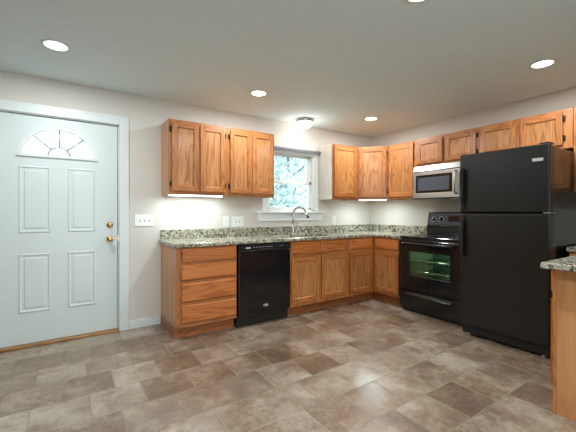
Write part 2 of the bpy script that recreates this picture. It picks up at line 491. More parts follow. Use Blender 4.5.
# the leaf: four raised panels and a half round opening
LX0, LX1, LZ0, LZ1 = -0.47, 0.490, 0.026, 2.086
def leaf_panel(b, x0, x1, z0, z1, y):
    b.box(x0, y, z0, x0 + 0.022, y + 0.02, z1, 'doorwhite', 0.009, 3); b.box(x1 - 0.022, y, z0, x1, y + 0.02, z1, 'doorwhite', 0.009, 3)
    b.box(x0, y, z0, x1, y + 0.02, z0 + 0.022, 'doorwhite', 0.009, 3); b.box(x0, y, z1 - 0.022, x1, y + 0.02, z1, 'doorwhite', 0.009, 3)
b = MB()
FX, FZ, FR, FH = 0.0, 1.735, 0.278, 0.25
NA = 24
arc = [(FX + FR * math.cos(PI * k / NA), FZ + FH * math.sin(PI * k / NA)) for k in range(NA + 1)]
bb = bmesh.new()
def leaf_face(y):
    lo = [bb.verts.new((LX1, y, LZ0)), bb.verts.new((LX0, y, LZ0))]
    ml, mr = bb.verts.new((LX0, y, FZ)), bb.verts.new((LX1, y, FZ))
    av = [bb.verts.new((p[0], y, p[1])) for p in arc]
    tl, tr = bb.verts.new((LX0, y, LZ1)), bb.verts.new((LX1, y, LZ1))
    tm = bb.verts.new((FX, y, LZ1))
    bb.faces.new([lo[1], lo[0], mr, av[0], av[-1], ml])
    h = NA // 2
    bb.faces.new([av[0], mr, tr, tm] + [av[k] for k in range(h, 0, -1)])
    bb.faces.new([ml, av[-1]] + [av[k] for k in range(NA - 1, h - 1, -1)] + [tm, tl])
    return lo, ml, mr, av, tl, tr, tm
F1 = leaf_face(0.02); F2 = leaf_face(0.062)
o1 = [F1[0][0], F1[2], F1[5], F1[6], F1[4], F1[1], F1[0][1]]; o2 = [F2[0][0], F2[2], F2[5], F2[6], F2[4], F2[1], F2[0][1]]
for k in range(7): bb.faces.new([o1[k], o1[(k + 1) % 7], o2[(k + 1) % 7], o2[k]])
i1, i2 = F1[3], F2[3]
for k in range(NA): bb.faces.new([i1[k], i1[k + 1], i2[k + 1], i2[k]])
bb.faces.new([i1[0], i1[-1], i2[-1], i2[0]])
bmesh.ops.recalc_face_normals(bb, faces=bb.faces)
b._merge(bb, 'doorwhite')
leafo = b.obj('door_leaf', d)
for x0, x1 in ((-0.300, -0.062), (0.068, 0.300)):
    for z0, z1 in ((1.022, 1.632), (0.302, 0.835)):
        b = MB(); leaf_panel(b, x0, x1, z0, z1, 0.0145)
        b.box(x0 + 0.04, 0.0155, z0 + 0.04, x1 - 0.04, 0.03, z1 - 0.04, 'doorwhite', 0.008, 3)
        b.obj('raised_panel', leafo)
# fan light: rim, glass, cames
fan = thing('fan_light', '', '', (0, 0, 0)); 
for k in ('label', 'category'): del fan[k]
bpy.data.objects.remove(fan)
b = MB()
ro, ri = [], []
n = 28
for k in range(n + 1):
    a = PI * k / n
    ro.append((FX + 0.312 * math.cos(a), FZ - 0.018 + 0.292 * math.sin(a)))
    ri.append((FX + 0.272 * math.cos(a), FZ + 0.008 + 0.236 * math.sin(a)))
bb = bmesh.new()
ring = []
for y, pts in ((0.004, ri), (0.004, ro), (0.021, ro), (0.03, ri)):
    ring.append([bb.verts.new((p[0], y, p[1])) for p in pts])
for A, B in ((0, 1), (1, 2), (2, 3), (3, 0)):
    for k in range(n): bb.faces.new([ring[A][k], ring[A][k + 1], ring[B][k + 1], ring[B][k]])
    bb.faces.new([ring[A][0], ring[A][-1], ring[B][-1], ring[B][0]])
bmesh.ops.recalc_face_normals(bb, faces=bb.faces)
b._merge(bb, 'white')
b.obj('fan_light_rim', leafo)
MB().prism([(FX + 0.275 * math.cos(PI * k / n), FZ + 0.006 + 0.242 * math.sin(PI * k / n)) for k in range(n + 1)], 0.036, 0.042, 'fanglass', 'y').obj('fan_light_glass', leafo)
b = MB()
b.tube([(FX + 0.085 * math.cos(PI * k / 14), 0.032, FZ + 0.008 + 0.075 * math.sin(PI * k / 14)) for k in range(15)], 0.006, 'came', 8)
for a in (45, 90, 135):
    ca, sa = math.cos(math.radians(a)), math.sin(math.radians(a))
    b.tube([(FX + 0.085 * ca, 0.032, FZ + 0.008 + 0.075 * sa), (FX + 0.27 * ca, 0.032, FZ + 0.008 + 0.235 * sa)], 0.006, 'came', 8)
b.obj('fan_light_bars', leafo)
rot_y = Matrix.Rotation(PI / 2, 4, 'X')
for nm, z in (('deadbolt', 1.082), ('door_knob', 0.941)):
    b = MB()
    T = Matrix.Translation((0.421, 0.02, z)) @ rot_y
    b.lathe([(0, 0.0), (0.031, 0.0), (0.031, 0.005), (0.024, 0.011), (0.012, 0.013)], 'brass', 24, T)
    if nm == 'door_knob': b.lathe([(0.012, 0.012), (0.011, 0.032), (0.024, 0.040), (0.029, 0.052), (0.026, 0.064), (0.012, 0.071), (0, 0.072)], 'brass', 24, T)
    else:
        b.lathe([(0.018, 0.011), (0.017, 0.018), (0, 0.019)], 'brass', 24, T); b.box(0.417, -0.018, z - 0.016, 0.425, 0.004, z + 0.016, 'brass', 0.003)
    b.obj(nm, d)
MB().box(0.491, 0.012, 0.915, 0.499, 0.05, 0.985, 'brass', 0.002).obj('strike_plate', d)

# sink window
w = thing('window_1', 'white double hung window above the sink', 'window', (-1.57, 0.0, WZ0), 0, None, 'structure')
wx0, wx1, wh = WX0 + 1.57, WX1 + 1.57, WZ1 - WZ0
b = MB(); casing(b, wx0, wx1, 0.0, wh, 0.066, 'sash'); b.obj('window_casing', w)
b = MB()
b.box(wx0 - 0.0, 0.0, -0.0, wx0 + 0.022, 0.14, wh, 'sash'); b.box(wx1 - 0.022, 0.0, 0, wx1, 0.14, wh, 'sash')
b.box(wx0, 0.0, wh - 0.010, wx1, 0.14, wh, 'sash'); b.box(wx0, 0.0, 0, wx1, 0.14, 0.018, 'sash')
b.obj('window_jamb', w)
def sash(nm, z0, z1, y, rail0, rail1):
    b = MB(); x0, x1 = wx0 + 0.022, wx1 - 0.022
    b.box(x0, y, z0, x0 + 0.038, y + 0.03, z1, 'sash', 0.004); b.box(x1 - 0.038, y, z0, x1, y + 0.03, z1, 'sash', 0.004)
    b.box(x0, y, z0, x1, y + 0.03, z0 + rail0, 'sash', 0.004); b.box(x0, y, z1 - rail1, x1, y + 0.03, z1, 'sash', 0.004)
    o = b.obj(nm, w)
    MB().box(x0 + 0.03, y + 0.012, z0 + 0.02, x1 - 0.03, y + 0.017, z1 - 0.02, 'glass').obj('pane', o)
sash('lower_sash', 0.018, 0.424, 0.035, 0.036, 0.044)
sash('upper_sash', 0.386, wh - 0.010, 0.072, 0.032, 0.030)
MB().box(-0.06, 0.03, 0.4235, 0.06, 0.06, 0.436, 'sash', 0.004).obj('sash_lock', w)
MB().box(-0.555, -0.062, -0.026, 0.555, 0.03, 0.0, 'sash', 0.006).obj('window_sill', w)
MB().box(-0.525, -0.018, -0.128, 0.525, 0.0, -0.026, 'sash', 0.004).obj('window_apron', w)

bl = thing('window_blind', 'grey blind drawn fully up at the top of the sink window', 'blind', (-1.57, -0.019, 2.052))
MB().box(-0.485, -0.034, 0.012, 0.485, 0.0, 0.034, 'blind', 0.004).obj('headrail', bl)
b = MB()
for k in range(6): b.box(-0.478, -0.030, -0.004 + k * 0.0026, 0.478, -0.003, -0.0022 + k * 0.0026, 'blind')
b.obj('slat_stack', bl)
MB().box(-0.478, -0.031, -0.010, 0.478, -0.002, -0.0045, 'blind', 0.002).obj('bottom_rail', bl)

struct(MB().box(-3.6035, -0.015, 0.0, -3.296, 0.0, 0.085, 'white', 0.004).obj('baseboard_back'), 'short white baseboard between the door and the drawer cabinet', 'baseboard')

# ---------------------------------------------------------------- cabinets
FT = 0.019
def cab_door(parent, x0, x1, z0, z1, hinge=None, hz=None, name='door', st=0.052):
    # frame and recessed panel door, front plane at y = -FT
    b = MB(); y0, y1 = -FT - 0.001, -0.001
    b.box(x0, y0, z0, x0 + st, y1, z1, 'oak_v', 0.003); b.box(x1 - st, y0, z0, x1, y1, z1, 'oak_v', 0.003)
    b.box(x0 + st, y0, z0, x1 - st, y1, z0 + st, 'oak_h', 0.002); b.box(x0 + st, y0, z1 - st, x1 - st, y1, z1, 'oak_h', 0.002)
    # sloped inner lip
    for (a, c, e, f, mat) in ((x0 + st, z0 + st, x0 + st, z1 - st, 'oak_v'), (x1 - st, z0 + st, x1 - st, z1 - st, 'oak_v')):
        sgn = 1 if a < (x0 + x1) / 2 else -1
        b.prism([(a, y0 + 0.002), (a + sgn * 0.010, y1 - 0.004), (a, y1 - 0.004)], z0 + st, z1 - st, mat, 'z')
    for zz, sgn in ((z0 + st, 1), (z1 - st, -1)):
        b.prism([(y0 + 0.002, zz), (y1 - 0.004, zz + sgn * 0.010), (y1 - 0.004, zz)], x0 + st, x1 - st, 'oak_h', 'x')
    o = b.obj(name, parent)
    MB().box(x0 + st - 0.004, y1 - 0.0075, z0 + st - 0.004, x1 - st + 0.004, y1 - 0.001, z1 - st + 0.004, 'oak_panel').obj('door_panel', o)
    if hinge:
        h = z1 - z0
        off = 0.075 if h > 0.5 else 0.06
        for z in (z0 + off, z1 - off):
            hb = MB()
            hx = x0 if hinge == 'L' else x1; sg = -1 if hinge == 'L' else 1
            hb.cyl((hx + sg * 0.004, -0.010, z - 0.028), (hx + sg * 0.004, -0.010, z + 0.028), 0.0055, 'bronze', seg=10)
            hb.cyl((hx + sg * 0.004, -0.010, z + 0.028), (hx + sg * 0.004, -0.010, z + 0.036), 0.003, 'bronze', seg=8)
            hb.cyl((hx + sg * 0.004, -0.010, z - 0.036), (hx + sg * 0.004, -0.010, z - 0.028), 0.003, 'bronze', seg=8)
            xa, xb = sorted((hx + sg * 0.003, hx + sg * 0.020))
            hb.box(xa, -0.004, z - 0.026, xb, -0.0008, z + 0.026, 'bronze', 0.001)
            hb.obj('hinge', o)
    return o
def drawer(parent, x0, x1, z0, z1, name='drawer'):
    # slab front with a thumb-moulded edge
    b = MB(); y0, y1 = -FT - 0.001, -0.001
    b.box(x0, y0 + 0.008, z0, x1, y1, z1, 'oak_drawer', 0.002)
    bb = bmesh.new()
    e = 0.012
    A = [bb.verts.new(p) for p in ((x0 + 0.001, y0 + 0.0085, z0 + 0.001), (x1 - 0.001, y0 + 0.0085, z0 + 0.001), (x1 - 0.001, y0 + 0.0085, z1 - 0.001), (x0 + 0.001, y0 + 0.0085, z1 - 0.001))]
    B = [bb.verts.new(p) for p in ((x0 + e, y0, z0 + e), (x1 - e, y0, z0 + e), (x1 - e, y0, z1 - e), (x0 + e, y0, z1 - e))]
    bb.faces.new(B)
    for k in range(4): bb.faces.new([A[k], A[(k + 1) % 4], B[(k + 1) % 4], B[k]])
    bmesh.ops.recalc_face_normals(bb, faces=bb.faces)
    for f in bb.faces:
        if f.normal.y > 0: f.normal_flip()
    b._merge(bb, 'oak_drawer')
    return b.obj(name, parent)
def face_frame(parent, w, z0, z1, rails, stiles, ws=0.036, wr=None):
    wr = wr or ws
    b = MB()
    b.box(0, 0.0, z0, ws, FT, z1, 'oak_v', 0.001); b.box(w - wr, 0.0, z0, w, FT, z1, 'oak_v', 0.001)
    for (a, c) in rails: b.box(ws, 0.0003, a, w - wr, FT, c, 'oak_h', 0.0005)
    for (a, c, e, f) in stiles: b.box(a, 0.0006, e, c, FT, f, 'oak_v', 0.0005)
    return b.obj('face_frame', parent)
def carcass(parent, w, dpt, z0, z1, side='oak_side', name='body', bot='oak_side', top=True):
    b = MB()
    t = 0.016
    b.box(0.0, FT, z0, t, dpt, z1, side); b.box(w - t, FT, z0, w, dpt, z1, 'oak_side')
    b.box(t, FT, z0 + 0.012, w - t, dpt, z0 + 0.012 + t, bot)
    if top: b.box(t, FT, z1 - t, w - t, dpt, z1, 'oak_side')
    b.box(t, dpt - 0.008, z0 + 0.03, w - t, dpt - 0.001, z1 - t, 'oak_side')
    return b.obj(name, parent)

UB, UT = 1.3927, 2.1626
UH = UT - UB
def wall_cab(name, label, loc, rotz, w, z0, z1, doors, group=None, dpt=0.303, side='oak_side', dm=0.028):
    o = thing(name, label, 'cabinet', (loc[0], loc[1], z0), rotz, group)
    h = z1 - z0
    body = carcass(o, w, dpt, 0, h, side)
    mids = []
    for (a, _), (c, _) in zip([x[:2][::-1] for x in doors], [x[:2] for x in doors[1:]]):
        mids.append(((a + c) / 2 - 0.02, (a + c) / 2 + 0.02, 0.036, h - 0.036)) if False else None
    for i in range(len(doors) - 1):
        m = (doors[i][1] + doors[i + 1][0]) / 2
        mids.append((m - 0.02, m + 0.02, 0.036, h - 0.036))
    face_frame(o, w, 0, h, [(0, 0.04), (h - 0.04, h)], mids, wr=max(0.036, w - doors[-1][1] + 0.006))
    for (a, c, hg) in doors: cab_door(o, a, c, dm + 0.008, h - dm, hg)
    return o
gW = 'oak wall cabinets'
wall_cab('wall_cabinet', 'two door oak wall cabinet with a lit strip beneath, nearest the entry door', (-3.2823, -0.305), 0, 0.644, UB, UT,
         [(0.028, 0.310, 'L'), (0.326, 0.604, 'R')], gW)
wall_cab('wall_cabinet', 'two door oak wall cabinet over the dishwasher, touching the window side', (-2.6365, -0.305), 0, 0.603, UB, UT,
         [(0.022, 0.290, 'L'), (0.304, 0.580, 'R')], gW)
wall_cab('wall_cabinet', 'single door oak wall cabinet with window glare painted on its left side', (-1.089, -0.305), 0, 0.4785, UB, UT,
         [(0.022, 0.452, None)], gW, side='oak_glare')
# corner cabinet with a slanted face
o = thing('corner_wall_cabinet', 'angled oak corner wall cabinet with a lit strip beneath', 'cabinet', (-0.61, -0.305, UB), -PI / 4, gW)
WD = 0.305 * math.sqrt(2)
R45 = Matrix.Rotation(PI / 4, 4, 'Z')
def loc45(x, y):
    v = R45 @ Vector((x + 0.61, y + 0.305, 0)); return (v.x, v.y)
b = MB()
pts = [(-0.6085, -0.302), (-0.6085, -0.002), (-0.002, -0.002), (-0.002, -0.6085), (-0.302, -0.6085)]
pin = [(-0.595, -0.30), (-0.595, -0.016), (-0.016, -0.016), (-0.016, -0.595), (-0.30, -0.595)]
b.prism([loc45(*p) for p in [(-0.605, -0.285), (-0.605, -0.002), (-0.002, -0.002), (-0.002, -0.605), (-0.285, -0.605)]], 0.012, UH, 'oak_side')
b.obj('body', o)
face_frame(o, WD - 0.004, 0, UH, [(0, 0.04), (UH - 0.04, UH)], [], 0.036)
cab_door(o, 0.02, WD - 0.026, 0.036, UH - 0.028, 'R')
wall_cab('wall_cabinet', 'single door oak wall cabinet between the angled corner unit and the microwave', (-0.305, -0.6125), -PI / 2, 0.432, UB, UT,
         [(0.020, 0.418, None)], gW)
wall_cab('wall_cabinet', 'short two door oak wall cabinet above the microwave', (-0.305, -1.047), -PI / 2, 0.82, 1.80, UT,
         [(0.036, 0.394, None), (0.432, 0.795, 'R')], gW, dm=0.026)
wall_cab('wall_cabinet', 'short two door oak wall cabinet above the refrigerator', (-0.305, -1.8695), -PI / 2, 0.83, 1.80, UT,
         [(0.022, 0.376, None), (0.404, 0.755, 'R')], gW, dm=0.026)
wall_cab('wall_cabinet', 'tall oak wall cabinet past the refrigerator over the short counter', (-0.305, -2.7025), -PI / 2, 0.46, UB, UT,
         [(0.022, 0.438, 'R')], gW)

# base cabinets
BZ, BT = 0.114, 0.8765
def base_cab(label, loc, rotz, w, dpt=0.61, toe=0.075, cat='cabinet', name='base_cabinet', toe0=0.0, toe1=None, top=True):
    o = thing(name, label, cat, (loc[0], loc[1], 0), rotz, 'oak base cabinets')
    carcass(o, w, dpt - 0.002, BZ, BT, top=top)
    MB().box(toe0, toe, 0.0, toe1 if toe1 else w, toe + 0.016, BZ, 'oak_toe', 0.001).obj('toe_kick', o)
    return o
o = base_cab('oak base cabinet with four stacked drawers at the end of the counter', (-3.2897, -0.61), 0, 0.618)
MB().box(0.0005, 0.102, 0, 0.016, 0.606, BZ - 0.0005, 'oak_toe', 0.001).obj('end_toe_kick', o)
face_frame(o, 0.618, BZ, BT, [(BZ, BZ + 0.04), (0.326, 0.35), (0.53, 0.555), (0.70, 0.73), (BT - 0.03, BT)], [], 0.045)
for z0, z1 in ((0.152, 0.328), (0.356, 0.534), (0.562, 0.704), (0.732, 0.862)):
    drawer(o, 0.047, 0.612, z0, z1)
o = base_cab('oak sink base cabinet with two doors and two false drawer fronts', (-2.012, -0.61), 0, 0.902, top=False)
face_frame(o, 0.902, BZ, BT, [(BZ, BZ + 0.04), (0.66, 0.735), (BT - 0.03, BT)], [(0.42, 0.47, BZ + 0.04, BT - 0.03)])
for x0, x1 in ((0.022, 0.424), (0.466, 0.872)):
    drawer(o, x0, x1, 0.722, 0.860, 'false_front')
    cab_door(o, x0, x1, 0.152, 0.684)
o = base_cab('oak base cabinet with one door and one drawer between the sink and the corner', (-1.1085, -0.61), 0, 0.497, toe1=0.573)
face_frame(o, 0.497, BZ, BT, [(BZ, BZ + 0.04), (0.66, 0.735), (BT - 0.03, BT)], [])
drawer(o, 0.036, 0.452, 0.722, 0.860); cab_door(o, 0.036, 0.452, 0.152, 0.684)
o = base_cab('narrow oak base cabinet with one door and one drawer beside the range', (-0.61, -0.6115), -PI / 2, 0.480, toe0=-0.0755)
face_frame(o, 0.480, BZ, BT, [(BZ, BZ + 0.04), (0.66, 0.735), (BT - 0.03, BT)], [])
drawer(o, 0.034, 0.424, 0.722, 0.860); cab_door(o, 0.034, 0.424, 0.152, 0.684)

# countertop with sink cutout
CT0, CT1 = 0.878, 0.915
ct = thing('countertop', 'long speckled granite countertop turning the corner to the range', 'countertop', (-1.6, -0.3, CT0))
SX0, SX1, SY0, SY1 = -1.93, -1.20, -0.53, -0.16
b = MB()
off = lambda L, o_: [q - o_ for q in L]
b.cells(off([-3.313, SX0, SX1, -0.648, -0.002], -1.6), off([-1.092, -0.648, SY0, SY1, -0.002], -0.3),
        lambda x, y: (y > -0.348 or x > 0.952) and not (SX0 + 1.6 < x < SX1 + 1.6 and SY0 + 0.3 < y < SY1 + 0.3), 0, CT1 - CT0, 'granite', 0.007)
b.obj('slab', ct)
b = MB()
b.cells(off([-3.296, -0.022, -0.002], -1.6), off([-1.090, -0.022, -0.002], -0.3), lambda x, y: y > 0.278 or x > 1.578, CT1 - CT0, CT1 - CT0 + 0.102, 'granite', 0.003)
b.obj('backsplash', ct)
# undermount sink
sk = thing('sink', 'stainless undermount sink below the window', 'sink', (-1.565, -0.345, 0.70))
b = MB()
sx, sy = 0.375, 0.195
b.box(-sx, -sy, 0.0, sx, sy, 0.006, 'steel')
for x0, y0, x1, y1 in ((-sx, -sy, -sx + 0.008, sy), (sx - 0.008, -sy, sx, sy), (-sx, -sy, sx, -sy + 0.008), (-sx, sy - 0.008, sx, sy)): b.box(x0, y0, 0, x1, y1, 0.177, 'steel')
b.obj('bowl', sk)
b = MB(); b.lathe([(0.0, 0.006), (0.03, 0.006), (0.04, 0.008), (0.045, 0.0065)], 'chrome', 20); b.obj('drain', sk)
# faucet
fc = thing('faucet', 'tall gooseneck pull down faucet in brushed nickel behind the sink', 'faucet', (-1.60, -0.085, CT1 + 0.0006))
b = MB(); b.lathe([(0.0, 0), (0.03, 0), (0.03, 0.008), (0.022, 0.014), (0.019, 0.05), (0.0185, 0.12), (0.0135, 0.135), (0.0, 0.135)], 'chrome', 24); b.obj('base', fc)
dirv = Vector((0.70, -0.714, 0)); R_ = 0.088
pt = [(0, 0, 0.12), (0, 0, 0.20)]
for k in range(0, 17):
    a = PI - k * (PI * 0.90) / 16
    pt.append((dirv.x * (R_ + R_ * math.cos(a)), dirv.y * (R_ + R_ * math.cos(a)), 0.272 + R_ * math.sin(a)))
b = MB(); b.tube(pt, 0.0125, 'chrome', 14); b.obj('neck', fc)
e1 = Vector(pt[-1]); tv = (e1 - Vector(pt[-2])).normalized()
b = MB(); b.cyl(e1 - tv * 0.005, e1 + tv * 0.055, 0.0145, 'chrome', 0.0165); b.cyl(e1 + tv * 0.055, e1 + tv * 0.085, 0.0165, 'chrome', 0.021); b.cyl(e1 + tv * 0.085, e1 + tv * 0.089, 0.018, 'rubber'); b.obj('spray_head', fc)
b = MB(); b.cyl((0.015, -0.005, 0.085), (0.048, -0.012, 0.09), 0.011, 'chrome'); b.tube([(0.045, -0.012, 0.09), (0.055, -0.022, 0.12), (0.06, -0.035, 0.165)], 0.006, 'chrome', 10); b.obj('lever', fc)

# dishwasher
dw = thing('dishwasher', 'black dishwasher built in between the drawer cabinet and the sink cabinet', 'dishwasher', (-2.342, -0.61, 0))
W2 = 0.3205
MB().box(-W2 + 0.006, 0.012, 0.09, W2 - 0.006, 0.57, 0.868, 'black_satin').obj('body', dw)
b = MB(); b.box(-W2, -0.034, 0.125, W2, 0.01, 0.792, 'black', 0.006, 3); b.obj('door', dw)
b = MB()
b.prism([(-0.036, 0.797), (-0.044, 0.806), (-0.036, 0.866), (-0.026, 0.872), (0.01, 0.872), (0.01, 0.797)], -W2, W2, 'black', 'x', 0.002)
cp = b.obj('control_panel', dw)
for k in range(7): MB().box(-0.155 + k * 0.036, -0.0425, 0.836, -0.140 + k * 0.036, -0.036, 0.841, 'silver').obj('button', cp)
MB().box(-0.245, -0.0435, 0.828, -0.19, -0.037, 0.842, 'silver', 0.001).obj('indicator_print', cp)
MB().box(0.175, -0.0425, 0.833, 0.225, -0.036, 0.846, 'panelgrey', 0.001).obj('display', cp)
b = MB(); b.prism([(-0.03, 0.792), (-0.058, 0.796), (-0.060, 0.808), (-0.044, 0.822), (-0.03, 0.82)], -0.09, 0.085, 'black', 'x', 0.002); b.obj('handle', dw)
b = MB(); b.box(-W2 + 0.002, 0.02, 0.004, W2 - 0.002, 0.04, 0.12, 'black_satin', 0.004); b.obj('toe_panel', dw)
# small oval emblem with a bar of lettering
b = MB()
ring = [(0.030 * math.cos(2 * PI * k / 24 + 0.4), -0.0345, 0.206 + 0.012 * math.sin(2 * PI * k / 24) + 0.006 * math.cos(2 * PI * k / 24)) for k in range(22)]
b.tube(ring, 0.0015, 'silver', 6)
for k in range(7): b.box(-0.026 + k * 0.0078, -0.0355, 0.200, -0.0215 + k * 0.0078, -0.0338, 0.212 + (0.003 if k in (0, 1, 4) else 0), 'silver')
b.obj('emblem', dw)

# range: local x runs away from the corner, local y runs to the wall
rg = thing('range', 'black freestanding electric range with a glass oven door', 'range', (-0.655, -1.099, 0), -PI / 2)
RW = 0.775
b = MB()
for x0, x1 in ((0.0, 0.02), (RW - 0.02, RW)): b.box(x0, 0.0, 0.02, x1, 0.62, 0.895, 'black_satin')
b.box(0.02, 0.60, 0.02, RW - 0.02, 0.62, 0.895, 'black_satin'); b.box(0.02, 0.0, 0.02, RW - 0.02, 0.6, 0.06, 'black_satin')
b.box(0.02, 0.0, 0.86, RW - 0.02, 0.6, 0.895, 'black_satin'); b.box(0.02, 0.0, 0.26, RW - 0.02, 0.6, 0.275, 'black_satin')
b.obj('body', rg)
b = MB(); b.box(-0.004, -0.02, 0.896, RW + 0.004, 0.59, 0.918, 'black', 0.006, 3); ck = b.obj('cooktop', rg)
for x, y, r in ((0.2, 0.14, 0.105), (0.59, 0.14, 0.085), (0.2, 0.42, 0.085), (0.59, 0.42, 0.105)):
    b = MB(); b.lathe([(r - 0.004, 0.9181), (r - 0.004, 0.9188), (r, 0.9188), (r, 0.9181)], 'panelgrey', 40, Matrix.Translation((x, y, 0))); b.obj('burner_ring', ck)
b = MB(); b.prism([(0.535, 0.9185), (0.535, 1.04), (0.62, 1.04), (0.62, 0.9185)], 0.0, RW, 'black', 'x', 0.003)
b.prism([(0.545, 1.04), (0.575, 1.205), (0.585, 1.212), (0.62, 1.212), (0.62, 1.04)], 0.0, RW, 'black', 'x', 0.003)
bgd = b.obj('backguard', rg)
sl = Matrix.Translation((0, 0.545, 1.04)) @ Matrix.Rotation(-math.atan2(0.03, 0.165), 4, 'X')
b = MB(); b.box(0.012, -0.003, 0.008, RW - 0.012, 0.0, 0.158, 'panelgrey', mat=sl); b.obj('control_panel', bgd)
for kx in (0.085, 0.19, 0.60, 0.70):
    b = MB()
    T = sl @ Matrix.Translation((kx, -0.003, 0.082)) @ Matrix.Rotation(PI / 2, 4, 'X')
    b.lathe([(0.033, 0.0), (0.033, 0.002), (0.037, 0.002), (0.037, 0.0)], 'silver', 28, T)
    b.lathe([(0.027, 0.0), (0.025, 0.022), (0.021, 0.026), (0.0, 0.026)], 'black', 24, T)
    b.box(-0.004, -0.002, 0.020, 0.004, 0.022, 0.030, 'silver', 0.001, mat=T)
    b.obj('knob', bgd)
b = MB(); b.box(0.29, -0.006, 0.05, 0.50, -0.002, 0.125, 'black', 0.002, mat=sl); b.obj('display', bgd)
b = MB()
for r in range(2):
    for k in range(4): b.box(0.515 + 0.017 * k, -0.0055, 0.06 + 0.03 * r, 0.527 + 0.017 * k, -0.002, 0.072 + 0.03 * r, 'silver', mat=sl)
b.obj('button_print', bgd)
# oven door with a window hole
b = MB()
b.cells([0.004, 0.135, 0.655, RW - 0.004], [0.278, 0.455, 0.738, 0.872], lambda x, z: not (0.135 < x < 0.655 and 0.455 < z < 0.738), -0.040, -0.002, 'black', 0.004, 'xz')
od = b.obj('oven_door', rg)
MB().box(0.130, -0.030, 0.450, 0.660, -0.024, 0.743, 'ovenglass').obj('oven_window', od)
b = MB()
b.tube([(0.06, -0.04, 0.835), (0.065, -0.075, 0.837), (0.11, -0.085, 0.838)] + [(0.11 + 0.057 * k, -0.085, 0.838) for k in range(1, 11)] + [(RW - 0.065, -0.075, 0.837), (RW - 0.06, -0.04, 0.835)], 0.014, 'black', 12)
b.obj('oven_handle', od)
b = MB()
b.box(0.075, 0.02, 0.30, 0.085, 0.55, 0.84, 'enamel'); b.box(0.70, 0.02, 0.30, 0.71, 0.55, 0.84, 'enamel'); b.box(0.085, 0.54, 0.30, 0.70, 0.55, 0.84, 'enamel')
b.box(0.085, 0.02, 0.30, 0.70, 0.54, 0.31, 'enamel'); b.box(0.085, 0.02, 0.83, 0.70, 0.54, 0.84, 'enamel')
b.obj('oven_cavity', rg)
for z in (0.46, 0.60):
    b = MB()
    for x0 in [0.095 + 0.033 * k for k in range(19)]: b.cyl((x0, 0.06, z), (x0, 0.52, z), 0.002, 'chrome', seg=6)
    for y0 in (0.06, 0.29, 0.52): b.cyl((0.087, y0, z - 0.004), (0.698, y0, z - 0.004), 0.004, 'chrome', seg=8)
    b.obj('oven_rack', rg)
b = MB(); b.lathe([(0.0, 0.018), (0.014, 0.014), (0.018, 0.0), (0.0, -0.004)], 'dome', 16, Matrix.Translation((0.62, 0.50, 0.80))); ol = b.obj('oven_lamp', rg)
lamp('oven_lamp_light', 'POINT', (0.60, 0.45, 0.78), 8.0, rg, 0.02, col=(0.95, 1.0, 0.85))
b = MB(); b.box(0.004, -0.036, 0.062, RW - 0.004, -0.002, 0.262, 'black', 0.006, 3); dr = b.obj('storage_drawer', rg)
b = MB(); b.prism([(-0.036, 0.196), (-0.056, 0.204), (-0.064, 0.214), (-0.060, 0.224), (-0.036, 0.246)], 0.09, RW - 0.09, 'black', 'x', 0.003); b.obj('drawer_handle', dr)
b = MB()
b.box(0.01, 0.03, 0.0, RW - 0.01, 0.05, 0.06, 'rubber'); b.obj('kick_panel', rg)

# microwave
mw = thing('microwave', 'stainless over the range microwave hung under a short cabinet', 'microwave', (-0.365, -1.080, 1.378), -PI / 2)
MW, MH = 0.765, 0.419
MB().box(0.0, 0.0, 0.0, MW, 0.362, MH, 'black_satin', 0.003).obj('body', mw)
b = MB(); b.prism([(-0.012, 0.352), (-0.030, 0.352), (-0.004, MH), (0.0, MH)], 0.0, MW, 'steel', 'x', 0.002)
vg = b.obj('vent_panel', mw)
b = MB()
b.cells([0.002, 0.040, 0.530, 0.635], [0.012, 0.075, 0.300, 0.342], lambda x, z: not (0.040 < x < 0.530 and 0.075 < z < 0.300), -0.028, -0.002, 'steel', 0.003, 'xz')
md = b.obj('microwave_door', mw)
MB().box(0.038, -0.026, 0.073, 0.532, -0.018, 0.302, 'black').obj('door_frame_glass', md)
MB().box(0.078, -0.0275, 0.105, 0.492, -0.026, 0.268, 'panelgrey').obj('door_window', md)
b = MB(); b.tube([(0.575, -0.028, 0.05), (0.575, -0.058, 0.065), (0.575, -0.064, 0.11), (0.575, -0.064, 0.255), (0.575, -0.058, 0.30), (0.575, -0.028, 0.318)], 0.013, 'steel', 14); b.obj('handle', md)
b = MB(); b.box(0.639, -0.028, 0.012, MW - 0.002, -0.002, 0.342, 'black', 0.003); mc = b.obj('control_panel', mw)
b = MB()
for r in range(5):
    for k in range(3): b.box(0.652 + 0.036 * k, -0.0295, 0.05 + 0.035 * r, 0.676 + 0.036 * k, -0.0275, 0.072 + 0.035 * r, 'panelgrey')
b.obj('keypad', mc)
MB().box(0.652, -0.0295, 0.27, 0.748, -0.0275, 0.315, 'panelgrey').obj('display', mc)
MB().box(0.0, -0.026, 0.0, MW, 0.0, 0.011, 'black_satin', 0.002).obj('bottom_trim', mw)
for x in (0.12, 0.46): MB().box(x, 0.05, -0.006, x + 0.18, 0.25, 0.0, 'steel').obj('grease_filter', mw)

